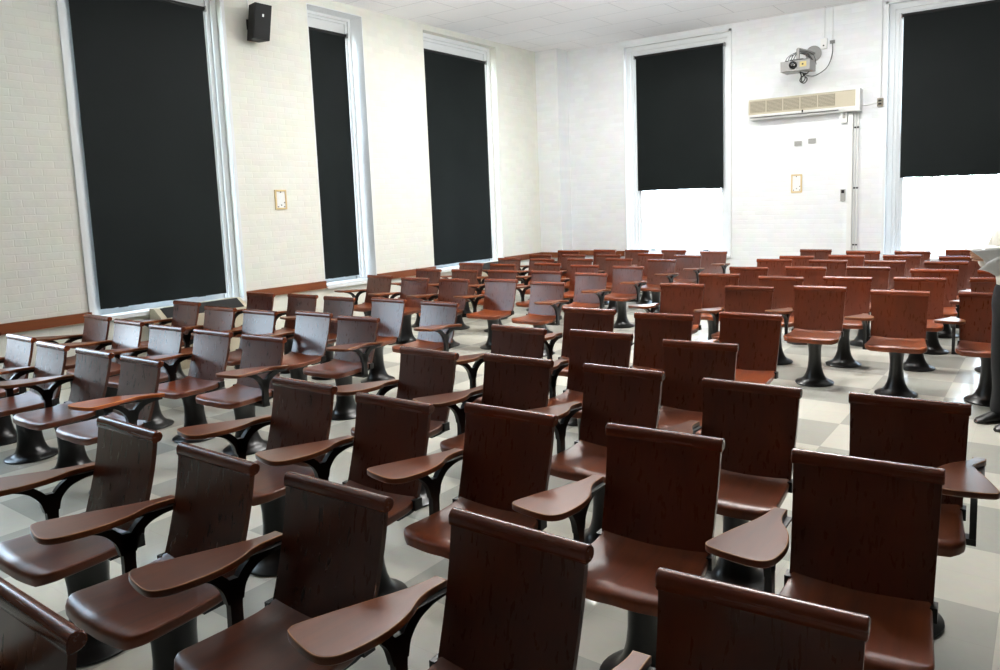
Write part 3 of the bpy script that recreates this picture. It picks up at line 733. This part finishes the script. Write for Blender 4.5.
# ------------------------------------------------------------------ the standing person, cut by the frame edge
def skin(verts, edges, radii, sub=2):
    me = bpy.data.meshes.new('tmp'); me.from_pydata(verts, edges, [])
    o = bpy.data.objects.new('tmp', me); C.objects.link(o)
    o.modifiers.new('s', 'SKIN'); o.modifiers.new('d', 'SUBSURF').levels = sub; o.modifiers['d'].render_levels = sub
    for v, r in zip(me.skin_vertices[0].data, radii): v.radius = r if isinstance(r, tuple) else (r, r)
    me.skin_vertices[0].data[0].use_root = True
    bpy.context.view_layer.update()
    dg = bpy.context.evaluated_depsgraph_get()
    m2 = bpy.data.meshes.new_from_object(o.evaluated_get(dg), depsgraph=dg)
    bpy.data.objects.remove(o); bpy.data.meshes.remove(me)
    return m2
def chain(segs):
    """segs: lists of (key or None, (x,y,z), r); first key of a list may already exist"""
    V, E, R, K = [], [], [], {}
    for s in segs:
        prev = None
        for key, p, r in s:
            if key in K and p is None: i = K[key]
            else:
                i = len(V); V.append(p); R.append(r)
                if key: K[key] = i
            if prev is not None: E.append((prev, i))
            prev = i
    return V, E, R
def skinned(name, segs, m, parent, extra=None, sub=2):
    me = skin(*chain(segs), sub=sub)
    if extra:
        bm = bmesh.new(); bm.from_mesh(me); extra(bm); bmesh.ops.recalc_face_normals(bm, faces=bm.faces[:]); bm.to_mesh(me); bm.free()
    me.materials.clear(); me.materials.append(m)
    me.polygons.foreach_set('use_smooth', [True]*len(me.polygons)); me.polygons.foreach_set('material_index', [0]*len(me.polygons))
    return link(name, me, parent)
PX, PY = -.205, 6.165
t = thing('person', (PX, PY, FL), 'person in white shirt and black trousers standing sideways, holding white papers', 'person', rz=-math.radians(50))
WR = {1: (.10, -.235, 1.24), -1: (-.045, -.225, 1.25)}; EL = {1: (.245, -.04, 1.13), -1: (-.245, -.05, 1.16)}
def fingers(bm):
    for s in (1, -1):
        w = Vector(WR[s]); d = Vector((-s*.25, -.9, .12)).normalized(); side = Vector((s*.35, 0, .94)).normalized()
        for k, (off, ln) in enumerate(((.028, .075), (.010, .085), (-.009, .08), (-.027, .062))):
            b = w + d*.075 + side*off
            tube(bm, [b - d*.02, b + d*ln*.4, b + d*ln*.75 + Vector((-s*.02, 0, -.004)), b + d*ln*.85 + Vector((-s*.042, .008, -.008))], [.0095, .009, .0082, .006], 8)
        b = w + d*.02 + side*.03
        tube(bm, [b, b + d*.03 + side*.025, b + d*.06 + side*.03 - Vector((s*.012, 0, 0))], [.012, .0105, .008], 8)
segs = [[('pel', (0, .01, .96), (.15, .10)), ('sp', (0, .015, 1.12), (.135, .095)), ('ch', (0, .01, 1.32), (.155, .10)), ('nk', (0, .02, 1.475), (.058, .058)), ('hd0', (0, .005, 1.54), (.056, .056)), (None, (0, .0, 1.60), (.05, .05))]]
for s in (1, -1):
    segs.append([('ch', None, 0), ('sh%d' % s, (s*.175, .02, 1.40), .055), (None, EL[s], .040), (None, WR[s], .027), (None, tuple(Vector(WR[s]) + Vector((-s*.02, -.065, .01))), (.022, .036))])
    segs.append([('pel', None, 0), (None, (s*.095, .01, .88), .082), (None, (s*.10, -.015, .50), .055), (None, (s*.10, .03, .09), .034), (None, (s*.108, -.10, .03), .02)])
body = skinned('body', segs, M['skin'], t, fingers)
def head(bm):
    r = bmesh.ops.create_uvsphere(bm, u_segments=32, v_segments=24, radius=1)
    for v in r['verts']:
        x, y, z = v.co
        w = .078*(1 - .30*max(0, -z)**1.5)                 # narrows to the chin
        d = .098*(1 - .16*max(0, -z)**2)
        yy = y*d - .012
        if y < 0:
            yy -= .012*math.exp(-((z+.78)/.22)**2)*(1-abs(x))      # chin
            yy += .010*math.exp(-((z-.02)/.13)**2)*math.exp(-((abs(x)-.42)/.2)**2)   # eye sockets
            yy -= .022*math.exp(-((z+.20)/.14)**2)*math.exp(-(x/.13)**2)  # nose
            yy -= .012*math.exp(-((z-.0)/.16)**2)*math.exp(-(x/.09)**2)
            yy -= .006*math.exp(-((z+.47)/.05)**2)*math.exp(-(x/.3)**2)   # lips
        v.co = Vector((x*w, yy, 1.635 + z*.115))
    for s in (1, -1): tube(bm, [(s*.074, .004, 1.665), (s*.086, .016, 1.65), (s*.084, .012, 1.625), (s*.074, .004, 1.602)], [.006, .012, .010, .006], 8)
b0 = bmesh.new(); b0.from_mesh(body.data); head(b0); bmesh.ops.recalc_face_normals(b0, faces=b0.faces[:]); b0.to_mesh(body.data); b0.free()
body.data.polygons.foreach_set('use_smooth', [True]*len(body.data.polygons))
for s in (1, -1):
    bm = bmesh.new(); bmesh.ops.create_uvsphere(bm, u_segments=12, v_segments=8, radius=.0115); bmesh.ops.translate(bm, verts=bm.verts, vec=(s*.031, -.084, 1.637)); obj('eye', bm, M['eye'], t, smooth=60)
bm = bmesh.new(); bmesh.ops.create_uvsphere(bm, u_segments=24, v_segments=16, radius=1)
bmesh.ops.delete(bm, geom=[v for v in bm.verts if v.co.z < -.45 or (v.co.y < -.35 and v.co.z < .42) or (v.co.y < .1 and v.co.z < -.02)], context='VERTS')
for v in bm.verts: v.co = Vector((v.co.x*.086, v.co.y*.107 - .006, v.co.z*.122 + 1.642))
bm2 = bmesh.new(); tube(bm2, [(-.024, -.094, 1.582), (-.010, -.1035, 1.584), (0, -.105, 1.583), (.010, -.1035, 1.584), (.024, -.094, 1.582)], [.002, .0048, .005, .0048, .002], 8); obj('mouth', bm2, M['lips'], t, smooth=60)
obj('hair', bm, M['hair'], t, smooth=60)
segs = [[('pel', (0, .01, .92), (.165, .118)), ('wa', (0, .01, 1.0), (.160, .118)), ('sp', (0, .01, 1.10), (.165, .124)), ('ch', (0, .01, 1.30), (.178, .122)), ('up', (0, .015, 1.415), (.12, .085)), (None, (0, .018, 1.462), (.066, .066))]]
for s in (1, -1):
    segs.append([('ch', None, 0), (None, (s*.185, .02, 1.385), .074), (None, tuple((Vector((s*.185, .02, 1.385))+Vector(EL[s]))/2), .064), (None, EL[s], .060), (None, tuple(Vector(EL[s])*.45+Vector(WR[s])*.55), .050), (None, tuple(Vector(EL[s])*.15+Vector(WR[s])*.85), .044)])
skinned('shirt', segs, M['shirt'], t)
bm = bmesh.new(); lathe(bm, [(.098, .105, 1.425), (.086, .094, 1.45), (.073, .08, 1.475), (.067, .073, 1.50), (.061, .067, 1.50), (.060, .066, 1.46)], 28, c=(0, .014, 0)); obj('collar', bm, M['shirt'], t, smooth=60)
segs = [[('pel', (0, .01, 1.06), (.172, .130)), ('w2', (0, .01, 1.0), (.172, .130)), ('hp', (0, .012, .90), (.176, .130))]]
for s in (1, -1): segs.append([('hp', None, 0), (None, (s*.095, .01, .80), .098), (None, (s*.10, -.01, .50), .078), (None, (s*.10, .015, .25), .076), (None, (s*.10, .0, .035), .086)])
skinned('trousers', segs, M['trousers'], t)
for s in (1, -1):
    bm = bmesh.new()
    n = 14; rings = []
    for j, (y, w, h) in enumerate(((.085, .030, .06), (.065, .042, .09), (.02, .046, .10), (-.05, .044, .088), (-.12, .048, .062), (-.17, .042, .042), (-.195, .022, .028))):
        rings.append([bm.verts.new((s*.105 + w*math.cos(2*math.pi*k/n)*(1), y, max(.0, h*.5 + h*.5*math.sin(2*math.pi*k/n)))) for k in range(n)])
    for A, B in zip(rings, rings[1:]):
        for k in range(n): bm.faces.new((A[k], A[(k+1) % n], B[(k+1) % n], B[k]))
    bm.faces.new(rings[0]); bm.faces.new(rings[-1])
    obj('shoe', bm, M['shoe'], t, smooth=50)
# papers held in front
t = thing('paper_sheets', (PPX, PPY, PPZ), 'loose white paper sheets held by the standing person', 'papers', rz=math.radians(34.5))
def sheet(P):
    """P: grid rows of points"""
    bm = bmesh.new(); G = [[bm.verts.new(p) for p in r] for r in P]
    for A, B in zip(G, G[1:]):
        for k in range(len(A)-1): bm.faces.new((A[k], A[k+1], B[k+1], B[k]))
    bmesh.ops.subdivide_edges(bm, edges=bm.edges[:], cuts=2, use_grid_fill=True)
    o = obj('paper_sheet', bm, M['paper'], t, smooth=12)
    md = o.modifiers.new('thickness', 'SOLIDIFY'); md.thickness = .0012
sheet([[(-.105, .0, .086), (-.03, -.01, .09), (.05, -.01, .093), (.14, .0, .096)], [(-.10, .1, .088), (-.02, .1, .098), (.06, .1, .10), (.15, .1, .10)], [(-.085, .2, .09), (-.01, .2, .098), (.07, .2, .104), (.16, .2, .10)]])
sheet([[(-.105, -.002, .085), (-.03, -.012, .088), (.05, -.012, .091), (.14, -.002, .094)], [(-.065, -.02, .05), (-.01, -.03, .045), (.06, -.02, .05), (.14, -.01, .05)], [(-.03, -.03, .02), (.02, -.035, .0), (.08, -.02, .01), (.14, -.01, .0)], [(-.02, -.03, -.01), (.03, -.04, -.03), (.09, -.025, -.025), (.14, -.01, -.03)]])
sheet([[(-.005, -.045, .005), (.05, -.05, .03), (.12, -.03, .05)], [(-.07, -.05, -.045), (.03, -.06, -.05), (.12, -.04, -.02)], [(-.01, -.055, -.06), (.05, -.07, -.10), (.11, -.05, -.07)]])

# ------------------------------------------------------------------ outside
bm = bmesh.new(); box(bm, -60, 60, YB+TH+.02, 90, -3.3, -3.0); struct('ground_outside', bm, simple('pale_ground', rgb(232, 234, 228), rough=.9, noise=.05))
M['leaf'] = simple('tree_leaves', rgb(168, 184, 166), rough=.7, noise=.15, scale=5)
M['bark'] = simple('tree_bark', rgb(170, 164, 156), rough=.9, noise=.2, scale=12, bump=.5)
def tree(x, y, h, r, label):
    t = thing('garden_tree', (x, y, -3.0), label, 'tree', 'pale trees outside the end windows')
    bm = bmesh.new(); tube(bm, spline([(0, 0, 0), (.08, .05, h*.3), (-.05, 0, h*.55), (.1, 0, h*.8)], 4), [.22-.16*i/12 for i in range(13)], 10)
    for a in range(5): tube(bm, spline([(0, 0, h*.45), (math.cos(a*1.26)*r*.4, math.sin(a*1.26)*r*.4, h*.62), (math.cos(a*1.26)*r*.75, math.sin(a*1.26)*r*.75, h*.8)], 3), [.08, .07, .06, .05, .04, .03, .02], 6)
    obj('trunk', bm, M['bark'], t)
    bm = bmesh.new(); rnd = random.Random(int(x*10))
    for k in range(600):
        u = Vector((rnd.gauss(0, 1), rnd.gauss(0, 1), rnd.gauss(0, 1))).normalized()*rnd.random()**.4
        p = Vector((u.x*r, u.y*r, h*.72 + u.z*h*.32)); s = rnd.uniform(.10, .22)
        a = Vector((rnd.gauss(0, 1), rnd.gauss(0, 1), rnd.gauss(0, 1))).normalized(); b = a.orthogonal().normalized()
        bm.faces.new([bm.verts.new(p + q) for q in (a*s, b*s*.5, -a*s, -b*s*.5)])
    obj('crown', bm, M['leaf'], t, smooth=0)
tree(-9.2, 27, 6.6, 2.0, 'pale tree seen low through the half-shaded window near the pilaster')
tree(-2.6, 33, 6.4, 2.2, 'pale tree seen low through the window above the standing person')

# ------------------------------------------------------------------ light
w = bpy.data.worlds.new('daylight'); bpy.context.scene.world = w; w.use_nodes = True
nt = w.node_tree; nt.nodes.clear()
out = nt.nodes.new('ShaderNodeOutputWorld'); bg = nt.nodes.new('ShaderNodeBackground')
tc = N(nt, 'ShaderNodeTexCoord'); sp = N(nt, 'ShaderNodeSeparateXYZ'); rp = N(nt, 'ShaderNodeValToRGB')
nt.links.new(tc.outputs['Generated'], sp.inputs[0])
mr = N(nt, 'ShaderNodeMapRange'); mr.inputs[1].default_value = -1; mr.inputs[2].default_value = 1
nt.links.new(sp.outputs[2], mr.inputs[0]); nt.links.new(mr.outputs[0], rp.inputs[0])
e = rp.color_ramp.elements; e[0].position = .4; e[0].color = (.75, .80, .82, 1); e[1].position = .75; e[1].color = (.60, .78, 1, 1)
k = rp.color_ramp.elements.new(.52); k.color = (.74, .87, 1, 1)
nt.links.new(rp.outputs[0], bg.inputs[0]); bg.inputs[1].default_value = WORLD
nt.links.new(bg.outputs[0], out.inputs[0])
def area(name, loc, rot, sx, sy, power, col=(1, 1, 1), portal=False):
    l = bpy.data.lights.new(name, 'AREA'); l.shape = 'RECTANGLE'; l.size = sx; l.size_y = sy; l.energy = power; l.color = col
    if portal: l.cycles.is_portal = True
    o = bpy.data.objects.new(name, l); C.objects.link(o); o.location = loc; o.rotation_euler = rot; return o
R90 = math.pi/2
sl = bpy.data.lights.new('sun', 'SUN'); sl.energy = SUN; sl.angle = .01; sl.color = (1, .97, .92)
so = bpy.data.objects.new('sun', sl); C.objects.link(so); so.rotation_euler = (math.radians(38), 0, 0)   # high behind the building, lights the ground outside
# daylight portals in the open parts of the windows (light faces -Z of the lamp)
area('portal_side', (XL-.30, 1.77, 2.5), (0, -R90, 0), 3.7, 1.4, 1, portal=True)
area('portal_end', (-5.5, YB+.30, 1.25), (-R90, 0, 0), 1.7, 1.15, 1, portal=True)
area('portal_end', (-1.1, YB+.30, 1.28), (-R90, 0, 0), 1.7, 1.2, 1, portal=True)
# fill lights added out of view under the ceiling to brighten the room
for x, y, p in FILL_DOWN:
    area('ceiling_fill', (x, y, CEIL-.06), (0, 0, 0), 1.2, .3, p, (1, .98, .945))

for x, y, p in FILL_UP:   # unseen fill, added only to brighten the far ceiling
    area('upward_fill', (x, y, 3.85), (math.pi-.35, 0, 0), 1.2, .3, p, (1, .99, .97))

# ------------------------------------------------------------------ camera
cd = bpy.data.cameras.new('camera'); cam = bpy.data.objects.new('camera', cd); C.objects.link(cam)
F, CX, CY = 737.117, 545.476, 286.379
cd.sensor_width = 36; cd.sensor_fit = 'HORIZONTAL'; cd.lens = F*36/1000
cd.shift_x = (500-CX)/1000; cd.shift_y = (CY-335)/1000
r = Vector((0.8238481412171742, 0.5659076532306321, -0.0319807477712065)); u = Vector((-0.03960298067206364, 0.11375485807566964, 0.9927192131645646)); f = Vector((-0.5654253656627859, 0.8165833455803411, -0.1161283582331295))
cam.matrix_world = Matrix(((r.x, u.x, -f.x, 0), (r.y, u.y, -f.y, 0), (r.z, u.z, -f.z, H), (0, 0, 0, 1)))
cd.clip_start = .05
sc = bpy.context.scene; sc.camera = cam
sc.view_settings.view_transform = 'Standard'; sc.view_settings.look = 'None'
sc.view_settings.exposure = EXPO; sc.view_settings.gamma = 1
sc.cycles.use_denoising = True; sc.cycles.max_bounces = 10; sc.cycles.diffuse_bounces = 6; sc.cycles.glossy_bounces = 4; sc.cycles.transparent_max_bounces = 12
sc.cycles.sample_clamp_indirect = 8; sc.cycles.caustics_reflective = False; sc.cycles.caustics_refractive = False
